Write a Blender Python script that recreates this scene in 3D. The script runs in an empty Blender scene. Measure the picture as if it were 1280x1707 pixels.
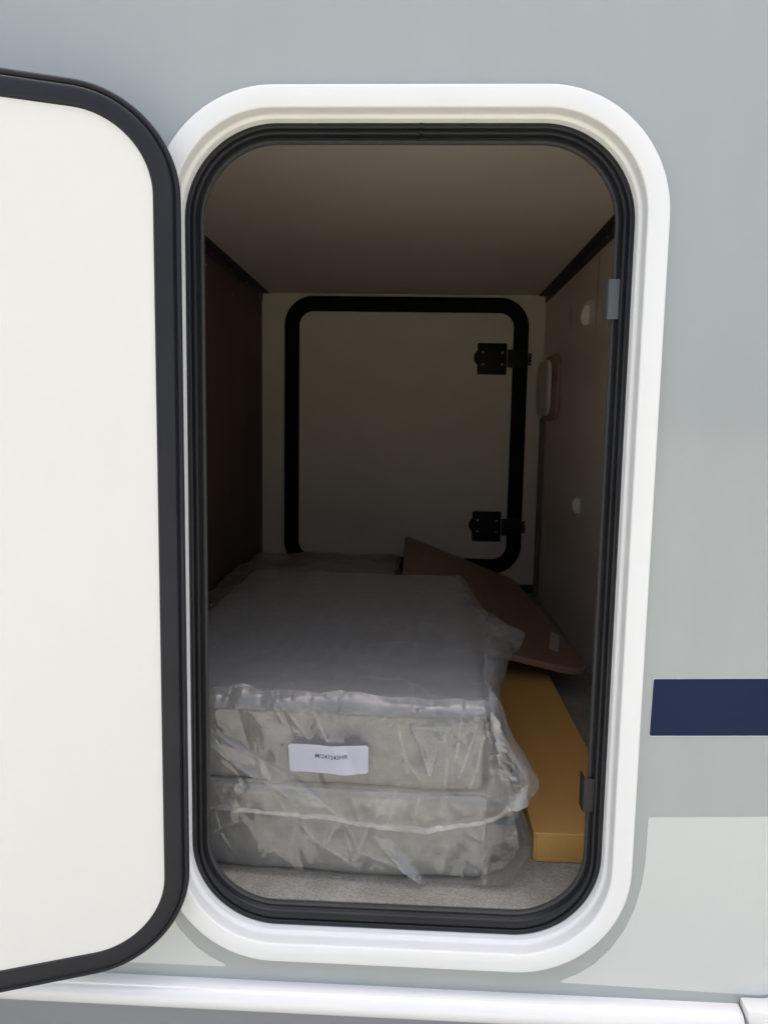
import bpy, bmesh, math, random
from mathutils import Vector, Matrix, noise
from mathutils.geometry import tessellate_polygon

random.seed(7)
S = bpy.context.scene
COL = S.collection
PI = math.pi

# ------------------------------------------------------------------ camera
# x runs along the side of the vehicle, y goes into it, z is up; metres.
cam_d = bpy.data.cameras.new('camera')
cam = bpy.data.objects.new('camera', cam_d)
COL.objects.link(cam)
pa, pb, pc = -0.1139, 0.0428, -0.0172
ca, sa, cb, sb, cc, sc_ = math.cos(pa), math.sin(pa), math.cos(pb), math.sin(pb), math.cos(pc), math.sin(pc)
Rz = Matrix(((cb, -sb, 0), (sb, cb, 0), (0, 0, 1)))
Rx = Matrix(((1, 0, 0), (0, ca, -sa), (0, sa, ca)))
Ry = Matrix(((cc, 0, sc_), (0, 1, 0), (-sc_, 0, cc)))
R = Rz @ Rx @ Ry
M = Matrix.Identity(4)
for i in range(3):
    M[i][0] = R[i][0]; M[i][1] = R[i][2]; M[i][2] = -R[i][1]
M[0][3], M[1][3], M[2][3] = 0.2992, -0.9406, 0.6932
cam.matrix_world = M
cam_d.sensor_fit = 'HORIZONTAL'
cam_d.sensor_width = 36.0
cam_d.lens = 1259.34 / 1280 * 36
cam_d.clip_start = 0.02
cam_d.clip_end = 2000
S.camera = cam

# ------------------------------------------------------------------ daylight: sun high behind the vehicle, this side in open shade
SUN_EL, SUN_AZ = math.radians(74), math.radians(12)
w = bpy.data.worlds.new('World'); S.world = w; w.use_nodes = True
nt = w.node_tree
sky = nt.nodes.new('ShaderNodeTexSky'); sky.sky_type = 'NISHITA'; sky.sun_disc = False
sky.sun_elevation = SUN_EL; sky.sun_rotation = SUN_AZ
sky.air_density = 0.7; sky.dust_density = 9.0; sky.ozone_density = 0.3
nt.links.new(sky.outputs[0], nt.nodes['Background'].inputs[0])
nt.nodes['Background'].inputs[1].default_value = 0.15
sl = bpy.data.lights.new('sun', 'SUN'); so = bpy.data.objects.new('sun', sl); COL.objects.link(so)
sl.energy = 1.35; sl.angle = math.radians(0.53); sl.color = (1.0, 0.975, 0.90)
sd = Vector((math.sin(SUN_AZ) * math.cos(SUN_EL), math.cos(SUN_AZ) * math.cos(SUN_EL), math.sin(SUN_EL)))
so.rotation_euler = sd.to_track_quat('Z', 'Y').to_euler()
S.view_settings.view_transform = 'Standard'
S.view_settings.look = 'None'
S.view_settings.gamma = 1.0
S.view_settings.use_curve_mapping = False
S.view_settings.exposure = 1.72
S.cycles.max_bounces = 10
S.cycles.diffuse_bounces = 6
S.cycles.transparent_max_bounces = 24
S.cycles.sample_clamp_indirect = 6

# ------------------------------------------------------------------ materials
def new_mat(name):
    m = bpy.data.materials.new(name); m.use_nodes = True
    return m, m.node_tree, m.node_tree.nodes['Principled BSDF']

def mat(name, col, rough=0.5, spec=0.5, metal=0.0, coat=0.0, var=0.0, vscale=6.0, bump=0.0, bscale=200.0, stretch=(1, 1, 1), col2=None, rvar=0.0):
    m, t, b = new_mat(name)
    n = t.nodes; L = t.links
    b.inputs['Base Color'].default_value = (*col, 1)
    b.inputs['Roughness'].default_value = rough
    b.inputs['Specular IOR Level'].default_value = spec
    b.inputs['Metallic'].default_value = metal
    b.inputs['Coat Weight'].default_value = coat
    b.inputs['Coat Roughness'].default_value = 0.06
    tc = n.new('ShaderNodeTexCoord'); mp = n.new('ShaderNodeMapping')
    mp.inputs['Scale'].default_value = stretch
    L.new(tc.outputs['Object'], mp.inputs['Vector'])
    if var > 0 or col2:
        a = n.new('ShaderNodeTexNoise'); a.inputs['Scale'].default_value = vscale
        a.inputs['Detail'].default_value = 6; a.inputs['Roughness'].default_value = 0.6
        L.new(mp.outputs[0], a.inputs['Vector'])
        r = n.new('ShaderNodeValToRGB')
        r.color_ramp.elements[0].position = 0.32; r.color_ramp.elements[1].position = 0.68
        c2 = col2 or tuple(c * (1 - var) for c in col)
        r.color_ramp.elements[0].color = (*c2, 1)
        r.color_ramp.elements[1].color = (*col, 1)
        L.new(a.outputs['Fac'], r.inputs[0]); L.new(r.outputs[0], b.inputs['Base Color'])
    if rvar > 0:
        a2 = n.new('ShaderNodeTexNoise'); a2.inputs['Scale'].default_value = 5
        L.new(mp.outputs[0], a2.inputs['Vector'])
        mr = n.new('ShaderNodeMapRange')
        mr.inputs['To Min'].default_value = max(0, rough - rvar); mr.inputs['To Max'].default_value = rough + rvar
        L.new(a2.outputs['Fac'], mr.inputs['Value']); L.new(mr.outputs[0], b.inputs['Roughness'])
    if bump > 0:
        c = n.new('ShaderNodeTexNoise'); c.inputs['Scale'].default_value = bscale
        c.inputs['Detail'].default_value = 3
        L.new(mp.outputs[0], c.inputs['Vector'])
        bp = n.new('ShaderNodeBump'); bp.inputs['Strength'].default_value = 0.5
        bp.inputs['Distance'].default_value = bump
        L.new(c.outputs['Fac'], bp.inputs['Height']); L.new(bp.outputs[0], b.inputs['Normal'])
    return m

M_GREY = mat('grey_metallic_paint', (0.385, 0.42, 0.40), 0.28, 0.5, 0.0, 0.35, var=0.045, vscale=2.2, bump=0.0006, bscale=2.5)
def streaks(m, amt=.05):
    t = m.node_tree; n = t.nodes; L = t.links; b = n['Principled BSDF']
    src = b.inputs['Base Color'].links[0].from_socket
    tc = n.new('ShaderNodeTexCoord'); mp = n.new('ShaderNodeMapping'); mp.inputs['Scale'].default_value = (7, 1, .35)
    L.new(tc.outputs['Object'], mp.inputs['Vector'])
    ns = n.new('ShaderNodeTexNoise'); ns.inputs['Scale'].default_value = 3; ns.inputs['Detail'].default_value = 4; L.new(mp.outputs[0], ns.inputs['Vector'])
    mr = n.new('ShaderNodeMapRange'); mr.inputs['From Min'].default_value = .3; mr.inputs['From Max'].default_value = .7
    mr.inputs['To Min'].default_value = 1 - amt; mr.inputs['To Max'].default_value = 1
    L.new(ns.outputs['Fac'], mr.inputs['Value'])
    mx = n.new('ShaderNodeMixRGB'); mx.blend_type = 'MULTIPLY'; mx.inputs[0].default_value = 1
    L.new(src, mx.inputs[1]); L.new(mr.outputs[0], mx.inputs[2]); L.new(mx.outputs[0], b.inputs['Base Color'])
streaks(M_GREY, .03)
M_LOWER = mat('lower_skirt_grey', (0.25, 0.265, 0.28), 0.3, 0.5, 0, 0.3, var=0.05, vscale=3)
M_DECAL = mat('pale_vinyl', (0.60, 0.63, 0.585), 0.3, 0.5, 0, 0.3, var=0.03, vscale=3)
M_NAVY = mat('navy_vinyl', (0.007, 0.018, 0.058), 0.3, 0.15, 0, 0.0, var=0.08, vscale=5)
M_LINE = mat('vinyl_edge_line', (0.52, 0.54, 0.56), 0.3)
M_WHITE = mat('white_plastic', (0.83, 0.84, 0.80), 0.38, 0.5, 0, 0.1, var=0.025, vscale=7, bump=0.0001, bscale=420, rvar=0.06)
M_SKIRT = mat('white_painted_skirt', (0.84, 0.84, 0.80), 0.22, 0.5, 0, 1.0, var=0.03, vscale=9)
M_RUB = mat('black_rubber', (0.013, 0.014, 0.016), 0.42, 0.35, var=0.35, vscale=14, bump=0.00015, bscale=600, rvar=0.1)
M_RUB2 = mat('door_rim_rubber', (0.014, 0.0155, 0.020), 0.48, 0.35, var=0.3, vscale=11, bump=0.0001, bscale=700, rvar=0.1)
M_RIB = mat('ribbed_rubber_lip', (0.05, 0.05, 0.048), 0.6, 0.4, bump=0.0008, bscale=420)
M_PANEL = mat('cream_door_lining', (0.79, 0.79, 0.715), 0.45, 0.4, var=0.02, vscale=4, bump=0.0002, bscale=60)
M_CEIL = mat('beige_ceiling_board', (0.82, 0.75, 0.64), 0.6, 0.3, var=0.08, vscale=3, bump=0.0002, bscale=90)
M_BACK = mat('beige_lining_board', (0.80, 0.725, 0.59), 0.5, 0.35, var=0.06, vscale=4)
M_LEFT = mat('brown_laminate_shaded', (0.16, 0.095, 0.072), 0.55, 0.3, var=0.25, vscale=6, stretch=(1, 1, 0.2))  # shade on the left wall painted in as a darker laminate
M_RIGHT = mat('brown_laminate_lit', (0.80, 0.69, 0.575), 0.30, 0.45, var=0.05, vscale=3, stretch=(1, 3, 0.5), rvar=0.06)  # same laminate, light on the right wall painted in as a paler colour
M_TRIM = mat('dark_angle_profile', (0.055, 0.045, 0.038), 0.45, 0.4)
M_SCREW = mat('screw_steel', (0.5, 0.5, 0.48), 0.3, 0.5, 0.8)
M_BLACK = mat('black_hinge_plastic', (0.008, 0.008, 0.009), 0.55, 0.3)
M_BLKRUB = mat('matt_black_rubber', (0.008, 0.008, 0.008), 0.75, 0.15)
M_LAMP = mat('ivory_plastic', (0.72, 0.68, 0.56), 0.35)
M_GRIP = mat('off_white_plastic', (0.90, 0.86, 0.74), 0.4)
M_PALE_PATCH = mat('pale_patch_grey', (0.50, 0.44, 0.37), 0.4)
M_TAN = mat('brown_tape', (0.36, 0.27, 0.20), 0.4)
M_CARD = mat('kraft_cardboard', (0.76, 0.43, 0.125), 0.75, 0.2, var=0.12, vscale=9, bump=0.0003, bscale=160, stretch=(1, 0.25, 1))
M_CARDE = mat('cardboard_cut_edge', (0.80, 0.55, 0.27), 0.8, 0.1)
M_BOARD = mat('dark_brown_tabletop', (0.28, 0.175, 0.115), 0.42, 0.4, var=0.2, vscale=10, stretch=(4, 0.5, 1))
M_BEDGE = mat('tabletop_edging', (0.42, 0.25, 0.16), 0.4, 0.4, var=0.1, vscale=12)
M_PLATE = mat('catch_grey_lit', (0.075, 0.08, 0.085), 0.42, 0.4, 0.0, bump=0.0001, bscale=300)  # lighter grey: reflection painted into the upper catch plate
M_PLATED = mat('catch_grey_dark', (0.016, 0.016, 0.016), 0.5, 0.4)  # darker grey of the lower catch plate, without that painted reflection
M_PAPER = mat('white_sticker_paper', (0.80, 0.80, 0.88), 0.5, 0.4, var=0.03, vscale=30)
M_INK = mat('black_ink', (0.03, 0.03, 0.035), 0.6)
M_FABRIC = mat('grey_suede', (0.27, 0.262, 0.23), 0.95, 0.1, col2=(0.185, 0.18, 0.162), vscale=30, bump=0.0012, bscale=95)
M_PIPE = mat('brown_conduit', (0.22, 0.16, 0.11), 0.45)
M_GROUND = mat('pale_paving', (0.30, 0.30, 0.27), 0.9, 0.2, var=0.2, vscale=0.8)

# speckled carpet
m, t, b = new_mat('speckled_floor'); M_FLOOR = m
n = t.nodes; L = t.links
tc = n.new('ShaderNodeTexCoord')
a1 = n.new('ShaderNodeTexNoise'); a1.inputs['Scale'].default_value = 420; a1.inputs['Detail'].default_value = 2
a2 = n.new('ShaderNodeTexNoise'); a2.inputs['Scale'].default_value = 16; a2.inputs['Detail'].default_value = 5
for q in (a1, a2): L.new(tc.outputs['Object'], q.inputs['Vector'])
r1 = n.new('ShaderNodeValToRGB'); r1.color_ramp.elements[0].position = .35; r1.color_ramp.elements[1].position = .66
r1.color_ramp.elements[0].color = (.30, .285, .235, 1); r1.color_ramp.elements[1].color = (.46, .44, .37, 1)
r2 = n.new('ShaderNodeValToRGB'); r2.color_ramp.elements[0].position = .35; r2.color_ramp.elements[1].position = .65
r2.color_ramp.elements[0].color = (.78, .78, .76, 1); r2.color_ramp.elements[1].color = (1, 1, 1, 1)
mx = n.new('ShaderNodeMixRGB'); mx.blend_type = 'MULTIPLY'; mx.inputs[0].default_value = 1
L.new(a1.outputs['Fac'], r1.inputs[0]); L.new(a2.outputs['Fac'], r2.inputs[0])
L.new(r1.outputs[0], mx.inputs[1]); L.new(r2.outputs[0], mx.inputs[2]); L.new(mx.outputs[0], b.inputs['Base Color'])
bp = n.new('ShaderNodeBump'); bp.inputs['Strength'].default_value = .6; bp.inputs['Distance'].default_value = .0012
L.new(a1.outputs['Fac'], bp.inputs['Height']); L.new(bp.outputs[0], b.inputs['Normal'])
b.inputs['Roughness'].default_value = .9; b.inputs['Specular IOR Level'].default_value = .15

def film_mat(name, milk, rough, tint=(0.88, 0.88, 0.84), facet=.009, crease=.10, graze=.10):
    """clear polythene film: see-through, a little milky, glossy"""
    m = bpy.data.materials.new(name); m.use_nodes = True
    t = m.node_tree; n = t.nodes; L = t.links
    n.remove(n['Principled BSDF']); out = n['Material Output']
    tr = n.new('ShaderNodeBsdfTransparent'); tr.inputs[0].default_value = (0.97, 0.97, 0.96, 1)
    df = n.new('ShaderNodeBsdfDiffuse'); df.inputs[0].default_value = (*tint, 1)
    tl = n.new('ShaderNodeBsdfTranslucent'); tl.inputs[0].default_value = (*tint, 1)
    gl = n.new('ShaderNodeBsdfGlossy')
    tp = n.new('ShaderNodeAttribute'); tp.attribute_name = 'film_top'          # smoother film on top, made milkier to paint in sky light
    rr = n.new('ShaderNodeMapRange'); rr.inputs['To Min'].default_value = rough; rr.inputs['To Max'].default_value = .30
    L.new(tp.outputs['Fac'], rr.inputs['Value']); L.new(rr.outputs[0], gl.inputs['Roughness'])
    th = n.new('ShaderNodeMath'); th.operation = 'MULTIPLY'; th.inputs[1].default_value = .27; L.new(tp.outputs['Fac'], th.inputs[0])
    ti = n.new('ShaderNodeMath'); ti.operation = 'SUBTRACT'; ti.inputs[0].default_value = 1.0; ti.use_clamp = True; L.new(tp.outputs['Fac'], ti.inputs[1])
    m0 = n.new('ShaderNodeMixShader'); m0.inputs[0].default_value = 0.35
    L.new(df.outputs[0], m0.inputs[1]); L.new(tl.outputs[0], m0.inputs[2])
    tc = n.new('ShaderNodeTexCoord')
    ns = n.new('ShaderNodeTexNoise'); ns.inputs['Scale'].default_value = 11; ns.inputs['Detail'].default_value = 5
    ns.inputs['Distortion'].default_value = 1.2
    L.new(tc.outputs['Object'], ns.inputs['Vector'])
    mr = n.new('ShaderNodeMapRange'); mr.inputs['From Min'].default_value = .35; mr.inputs['From Max'].default_value = .7
    mr.inputs['To Min'].default_value = milk * .5; mr.inputs['To Max'].default_value = milk * 1.5
    L.new(ns.outputs['Fac'], mr.inputs['Value'])
    # sharp creases: whitened where the film has been folded, and tilted facets between them
    mp = n.new('ShaderNodeMapping'); mp.inputs['Rotation'].default_value = (0, .55, 0); mp.inputs['Scale'].default_value = (1.3, .9, .62)
    wn = n.new('ShaderNodeTexNoise'); wn.inputs['Scale'].default_value = 9; wn.inputs['Detail'].default_value = 1
    L.new(tc.outputs['Object'], wn.inputs['Vector'])
    wm = n.new('ShaderNodeMixRGB'); wm.blend_type = 'LINEAR_LIGHT'; wm.inputs[0].default_value = .035
    L.new(tc.outputs['Object'], wm.inputs[1]); L.new(wn.outputs['Color'], wm.inputs[2]); L.new(wm.outputs[0], mp.inputs['Vector'])
    cr = n.new('ShaderNodeTexVoronoi'); cr.feature = 'DISTANCE_TO_EDGE'; cr.inputs['Scale'].default_value = 9
    L.new(mp.outputs[0], cr.inputs['Vector'])
    cm = n.new('ShaderNodeMapRange'); cm.inputs['From Min'].default_value = 0; cm.inputs['From Max'].default_value = .035
    cm.inputs['To Min'].default_value = 1; cm.inputs['To Max'].default_value = 0
    L.new(cr.outputs['Distance'], cm.inputs['Value'])
    gt = n.new('ShaderNodeMapRange'); gt.inputs['From Min'].default_value = .48; gt.inputs['From Max'].default_value = .62
    gt.inputs['To Max'].default_value = crease
    n3 = n.new('ShaderNodeTexNoise'); n3.inputs['Scale'].default_value = 14; L.new(tc.outputs['Object'], n3.inputs['Vector'])
    L.new(n3.outputs['Fac'], gt.inputs['Value'])
    cx = n.new('ShaderNodeMath'); cx.operation = 'MULTIPLY'; L.new(cm.outputs[0], cx.inputs[0]); L.new(gt.outputs[0], cx.inputs[1])
    lw_ = n.new('ShaderNodeLayerWeight'); lw_.inputs['Blend'].default_value = .5
    pw = n.new('ShaderNodeMath'); pw.operation = 'POWER'; pw.inputs[1].default_value = 3.0; L.new(lw_.outputs['Facing'], pw.inputs[0])
    ps = n.new('ShaderNodeMath'); ps.operation = 'MULTIPLY'; ps.inputs[1].default_value = graze; L.new(pw.outputs[0], ps.inputs[0])
    s1 = n.new('ShaderNodeMath'); s1.operation = 'ADD'; L.new(mr.outputs[0], s1.inputs[0]); L.new(cx.outputs[0], s1.inputs[1])
    s2 = n.new('ShaderNodeMath'); s2.operation = 'ADD'; s2.use_clamp = True; L.new(s1.outputs[0], s2.inputs[0]); L.new(ps.outputs[0], s2.inputs[1])
    fv = n.new('ShaderNodeTexVoronoi'); fv.distance = 'MANHATTAN'; fv.inputs['Scale'].default_value = 13
    L.new(mp.outputs[0], fv.inputs['Vector'])
    at = n.new('ShaderNodeAttribute'); at.attribute_name = 'film_layer_glint'
    s3 = n.new('ShaderNodeMath'); s3.operation = 'ADD'; s3.use_clamp = True; L.new(s2.outputs[0], s3.inputs[0]); L.new(at.outputs['Fac'], s3.inputs[1])
    s4 = n.new('ShaderNodeMath'); s4.operation = 'ADD'; s4.use_clamp = True; L.new(s3.outputs[0], s4.inputs[0]); L.new(th.outputs[0], s4.inputs[1]); s3 = s4
    m1 = n.new('ShaderNodeMixShader'); L.new(s3.outputs[0], m1.inputs[0])
    L.new(tr.outputs[0], m1.inputs[1]); L.new(m0.outputs[0], m1.inputs[2])
    # reflection of both faces of the thin film (Schlick, same from either side)
    lf = n.new('ShaderNodeLayerWeight'); lf.inputs['Blend'].default_value = .5
    p5 = n.new('ShaderNodeMath'); p5.operation = 'POWER'; p5.inputs[1].default_value = 4.0; L.new(lf.outputs['Facing'], p5.inputs[0])
    ml = n.new('ShaderNodeMath'); ml.operation = 'MULTIPLY_ADD'; ml.inputs[1].default_value = .6; ml.inputs[2].default_value = .075; ml.use_clamp = True
    L.new(p5.outputs[0], ml.inputs[0])
    m2 = n.new('ShaderNodeMixShader'); L.new(ml.outputs[0], m2.inputs[0])
    L.new(m1.outputs[0], m2.inputs[1]); L.new(gl.outputs[0], m2.inputs[2])
    bp = n.new('ShaderNodeBump'); bp.inputs['Strength'].default_value = 1.0; bp.inputs['Distance'].default_value = facet
    L.new(fv.outputs['Distance'], bp.inputs['Height'])
    L.new(ti.outputs[0], bp.inputs['Strength'])
    L.new(bp.outputs[0], gl.inputs['Normal'])
    L.new(m2.outputs[0], out.inputs[0])
    return m
M_FILM = film_mat('clear_polythene', 0.055, 0.06)
M_HEM = film_mat('welded_polythene_hem', 0.15, 0.12)

# ------------------------------------------------------------------ helpers
def obj(name, bm, m, parent=None, smooth=True, angle=35):
    me = bpy.data.meshes.new(name)
    bmesh.ops.recalc_face_normals(bm, faces=bm.faces[:])
    bm.to_mesh(me); bm.free()
    me.materials.append(m)
    if smooth:
        me.shade_smooth()
        try: me.set_sharp_from_angle(angle=math.radians(angle))
        except Exception: pass
    o = bpy.data.objects.new(name, me); COL.objects.link(o)
    if parent: o.parent = parent
    return o

def add_box(bm, x0, x1, y0, y1, z0, z1, bev=0.0, seg=2):
    r = bmesh.ops.create_cube(bm, size=1.0)
    vs = r['verts']
    for v in vs:
        v.co = Vector((x0 + (v.co.x + .5) * (x1 - x0), y0 + (v.co.y + .5) * (y1 - y0), z0 + (v.co.z + .5) * (z1 - z0)))
    if bev > 0:
        es = list({e for v in vs for e in v.link_edges})
        bmesh.ops.bevel(bm, geom=es, offset=bev, segments=seg, affect='EDGES', profile=.5)

def box(name, dims, m, parent=None, bev=0.0, seg=2):
    bm = bmesh.new(); add_box(bm, *dims, bev, seg)
    return obj(name, bm, m, parent, smooth=bev > 0)

def thing(name, label, cat, loc=(0, 0, 0), group=None):
    o = bpy.data.objects.new(name, None); COL.objects.link(o)
    o.location = loc; o.empty_display_size = .05
    o['label'] = label; o['category'] = cat
    if group: o['group'] = group
    return o

def rrect(x0, x1, z0, z1, r, off=0.0, n=18, start=None):
    """points of a rounded rectangle (x,z), counter-clockwise, grown by off"""
    rr = max(r + off, 0.002)
    pts = []
    for cx, cz, a0 in ((x1 - r, z0 + r, -PI / 2), (x1 - r, z1 - r, 0), (x0 + r, z1 - r, PI / 2), (x0 + r, z0 + r, PI)):
        for k in range(n + 1):
            a = a0 + PI / 2 * k / n
            pts.append((cx + rr * math.cos(a), cz + rr * math.sin(a)))
    return pts

def smooth_profile(pr, it=2):
    for _ in range(it):
        q = [pr[0]]
        for a, b_ in zip(pr[:-1], pr[1:]):
            q.append((a[0] * .75 + b_[0] * .25, a[1] * .75 + b_[1] * .25))
            q.append((a[0] * .25 + b_[0] * .75, a[1] * .25 + b_[1] * .75))
        q.append(pr[-1]); pr = q
    return pr

def densify(pts, step=.03):
    out = []
    N = len(pts)
    for i in range(N):
        a, b_ = pts[i], pts[(i + 1) % N]
        out.append(a)
        d = math.dist(a, b_)
        k = int(d / step)
        for j in range(1, k):
            out.append((a[0] + (b_[0] - a[0]) * j / k, a[1] + (b_[1] - a[1]) * j / k))
    return out

def sweep(name, rect, r, profile, m, parent=None, n=18, closed_profile=False, xf=None, angle=50):
    """rounded-rectangle ring: profile = [(offset outward, y)]"""
    bm = bmesh.new(); rings = []
    for off, y in profile:
        rr = rrect(*rect, r, off, n)
        rings.append([bm.verts.new((p[0], y, p[1])) for p in rr])
    N = len(rings[0]); K = len(rings)
    for i in range(K if closed_profile else K - 1):
        A, B = rings[i], rings[(i + 1) % K]
        for j in range(N):
            bm.faces.new((A[j], A[(j + 1) % N], B[(j + 1) % N], B[j]))
    if xf is not None: bm.transform(xf)
    return obj(name, bm, m, parent, angle=angle)

def plate(name, pts, y0, y1, m, parent=None, holes=(), bev=0.0, xf=None):
    """flat plate in the xz plane with thickness y0..y1 and optional holes"""
    bm = bmesh.new()
    polys = [[Vector((p[0], p[1], 0)) for p in pts]] + [[Vector((p[0], p[1], 0)) for p in h] for h in holes]
    tris = tessellate_polygon(polys)
    flat = [v for pl in polys for v in pl]
    f = [bm.verts.new((v.x, y0, v.y)) for v in flat]
    k = [bm.verts.new((v.x, y1, v.y)) for v in flat]
    for a, b_, c in tris:
        try:
            bm.faces.new((f[a], f[b_], f[c])); bm.faces.new((k[c], k[b_], k[a]))
        except ValueError: pass
    s = 0
    for pl in polys:
        N = len(pl)
        for i in range(N):
            a, b_ = s + i, s + (i + 1) % N
            bm.faces.new((f[a], f[b_], k[b_], k[a]))
        s += N
    if bev > 0:
        bmesh.ops.recalc_face_normals(bm, faces=bm.faces[:])
        bmesh.ops.dissolve_limit(bm, angle_limit=.01, verts=bm.verts[:], edges=bm.edges[:])
        es = [e for e in bm.edges if len(e.link_faces) == 2 and e.calc_face_angle(0) > 1.2]
        bmesh.ops.bevel(bm, geom=es, offset=bev, segments=2, affect='EDGES', profile=.5)
    if xf is not None: bm.transform(xf)
    return obj(name, bm, m, parent, smooth=bev > 0, angle=30)

def extrude_x(name, prof, x0, x1, m, parent=None, nseg=1):
    """profile [(y,z)] closed, run along x"""
    bm = bmesh.new(); rows = []
    for k in range(nseg + 1):
        x = x0 + (x1 - x0) * k / nseg
        rows.append([bm.verts.new((x, p[0], p[1])) for p in prof])
    N = len(prof)
    for a, b_ in zip(rows[:-1], rows[1:]):
        for j in range(N):
            bm.faces.new((a[j], a[(j + 1) % N], b_[(j + 1) % N], b_[j]))
    bm.faces.new(rows[0]); bm.faces.new(rows[-1])
    return obj(name, bm, m, parent, angle=40)

def disc(bm, c, axis, r, h, seg=20, half=None):
    """short cylinder from c along axis; half=(start,end) angle for a segment"""
    ax = Vector(axis).normalized()
    up = Vector((0, 0, 1)) if abs(ax.z) < .9 else Vector((0, 1, 0))
    u = ax.cross(up).normalized(); v = u.cross(ax)
    a0, a1 = half or (0, 2 * PI)
    full = half is None
    K = seg if full else seg + 1
    A, B = [], []
    for k in range(K):
        a = a0 + (a1 - a0) * k / seg
        d = u * math.cos(a) + v * math.sin(a)
        A.append(bm.verts.new(Vector(c) + d * r))
        B.append(bm.verts.new(Vector(c) + ax * h + d * r * .93))
    for k in range(K):
        bm.faces.new((A[k], A[(k + 1) % K], B[(k + 1) % K], B[k]))
    bm.faces.new(A); bm.faces.new(B)

# ------------------------------------------------------------------ ground
bm = bmesh.new()
bmesh.ops.create_grid(bm, x_segments=8, y_segments=8, size=300)
for v in bm.verts: v.co.z = -0.80
g = obj('ground', bm, M_GROUND, smooth=False); g['kind'] = 'structure'

# ------------------------------------------------------------------ the motorhome
van = thing('motorhome', 'grey and cream motorhome side with an open locker hatch in a white surround', 'motorhome', (0.28, 0, -0.8))
VL = Vector(van.location)
class _P: pass
def vp(o):                                   # parent a finished object (built in world coordinates) under the van
    o.parent = van; o.matrix_parent_inverse = Matrix.Translation(-VL); return o

W_, H_ = 0.56, 1.0627
RECT = (0, W_, 0, H_); RS = 0.118

# outer skin with the opening, 30 mm sandwich panel
hole = rrect(*RECT, RS, 0.006, 14)
XL, XR, ZB, ZT = -3.2, 3.0, -0.104, 1.95
vp(plate('side_panel', [(XL, ZB), (XR, ZB), (XR, ZT), (XL, ZT)], 0.012, 0.042, M_GREY, holes=[hole[::-1]]))
# closed rear half of the body so no light leaks in
vp(box('roof', (XL, XR, 0.0, 2.2, ZT, ZT + .04), M_WHITE))
vp(box('underbody', (XL, XR, 0.05, 2.2, -0.16, -0.10), M_LOWER))
vp(box('far_side_panel', (XL, XR, 2.17, 2.2, -0.10, ZT), M_GREY))
vp(box('end_wall', (XL - .03, XL, 0.0, 2.2, -0.16, ZT + .04), M_GREY))
vp(box('end_wall', (XR, XR + .03, 0.0, 2.2, -0.16, ZT + .04), M_GREY))
vp(plate('lower_skirt', [(XL, -.42), (XR, -.42), (XR, -.1045), (XL, -.1045)], 0.006, 0.03, M_LOWER))

# printed vinyl areas (each a thin sheet on the skin)
def arc_pts(sgn):
    p = [(.6115, .17), (.6112, .13), (.608, .095), (.601, .062), (.589, .030), (.572, .002), (.551, -.022), (.530, -.037), (.512, -.0465)]
    return [(x, z) if sgn > 0 else (.56 - x, z) for x, z in p]
tipR = [(.5085, -.0485), (.509, -.0505), (.513, -.0512)]
right_dec = [(.6128, .1885), (.6118, .187)] + arc_pts(1) + tipR + [(.755, -.0555), (.772, -.0555), (.79, -.052), (.81, -.043), (.84, -.02), (.86, .0), (2.9, .0), (2.9, .298), (.614, .189)]
vp(plate('vinyl_panel', right_dec[::-1], 0.0114, 0.0122, M_DECAL))
la = [(.56 - x, z) for x, z in [(.6128, .1885), (.6118, .187)]] + arc_pts(-1) + [(.56 - x, z) for x, z in tipR]
left_dec = la + [(-3.1, -.0555), (-3.1, .189), (.56 - .614, .189)]
vp(plate('vinyl_panel', left_dec, 0.0114, 0.0122, M_DECAL))
vp(plate('vinyl_edge', [(.6055, .3010), (.6075, .2990), (2.9, .383), (2.9, .459), (.6085, .3775), (.607, .376)], 0.0114, 0.0122, M_LINE))
vp(plate('navy_stripe', [(.6068, .3020), (.6080, .3007), (2.9, .3847), (2.9, .4575), (.6090, .3762), (.6080, .375)], 0.0109, 0.0117, M_NAVY))

# moulded skirt rail and the wheel arch piece
rail = smooth_profile([(.012, -.0695), (-.001, -.0705), (-.009, -.0745), (-.0135, -.083), (-.0135, -.093), (-.009, -.1005), (.0, -.1035), (.02, -.1035)], 2)
vp(extrude_x('skirt_rail', rail, XL, .7445, M_SKIRT, nseg=4))
arch = [(.746, -.0615), (.7465, -.0595), (.749, -.0585), (.775, -.0585), (.793, -.055), (.815, -.045), (.845, -.022), (.87, -.003), (1.0, .02), (1.3, .02), (1.3, -.42), (.79, -.42), (.765, -.2), (.757, -.13), (.752, -.095), (.7475, -.073), (.746, -.07)]
vp(plate('wheel_arch_trim', arch[::-1], -0.016, 0.0115, M_SKIRT, bev=.002))

# white surround: proud flat band, rounded lip, stepped reveal
sp = [(.0318, .0135), (.0318, .0035), (.0316, .0018), (.0310, .0006), (.0300, .0), (.0285, -.0003), (.0180, -.0004), (.0078, -.0002), (.0064, .0003), (.0056, .0012), (.0052, .0026), (.0047, .0150), (.0043, .0180), (.0036, .0192), (.0012, .0206), (.0004, .0214), (.0, .0226), (-.0008, .0340), (-.0016, .0368), (-.0040, .0385), (-.012, .040)]
vp(sweep('hatch_surround', RECT, RS, sp, M_WHITE, n=26, angle=60))
# opening reveal behind the seal
vp(sweep('opening_reveal', RECT, RS, [(.004, .040), (-.006, .040), (-.006, .052), (.004, .052)], M_RUB, n=14, closed_profile=True))

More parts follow.
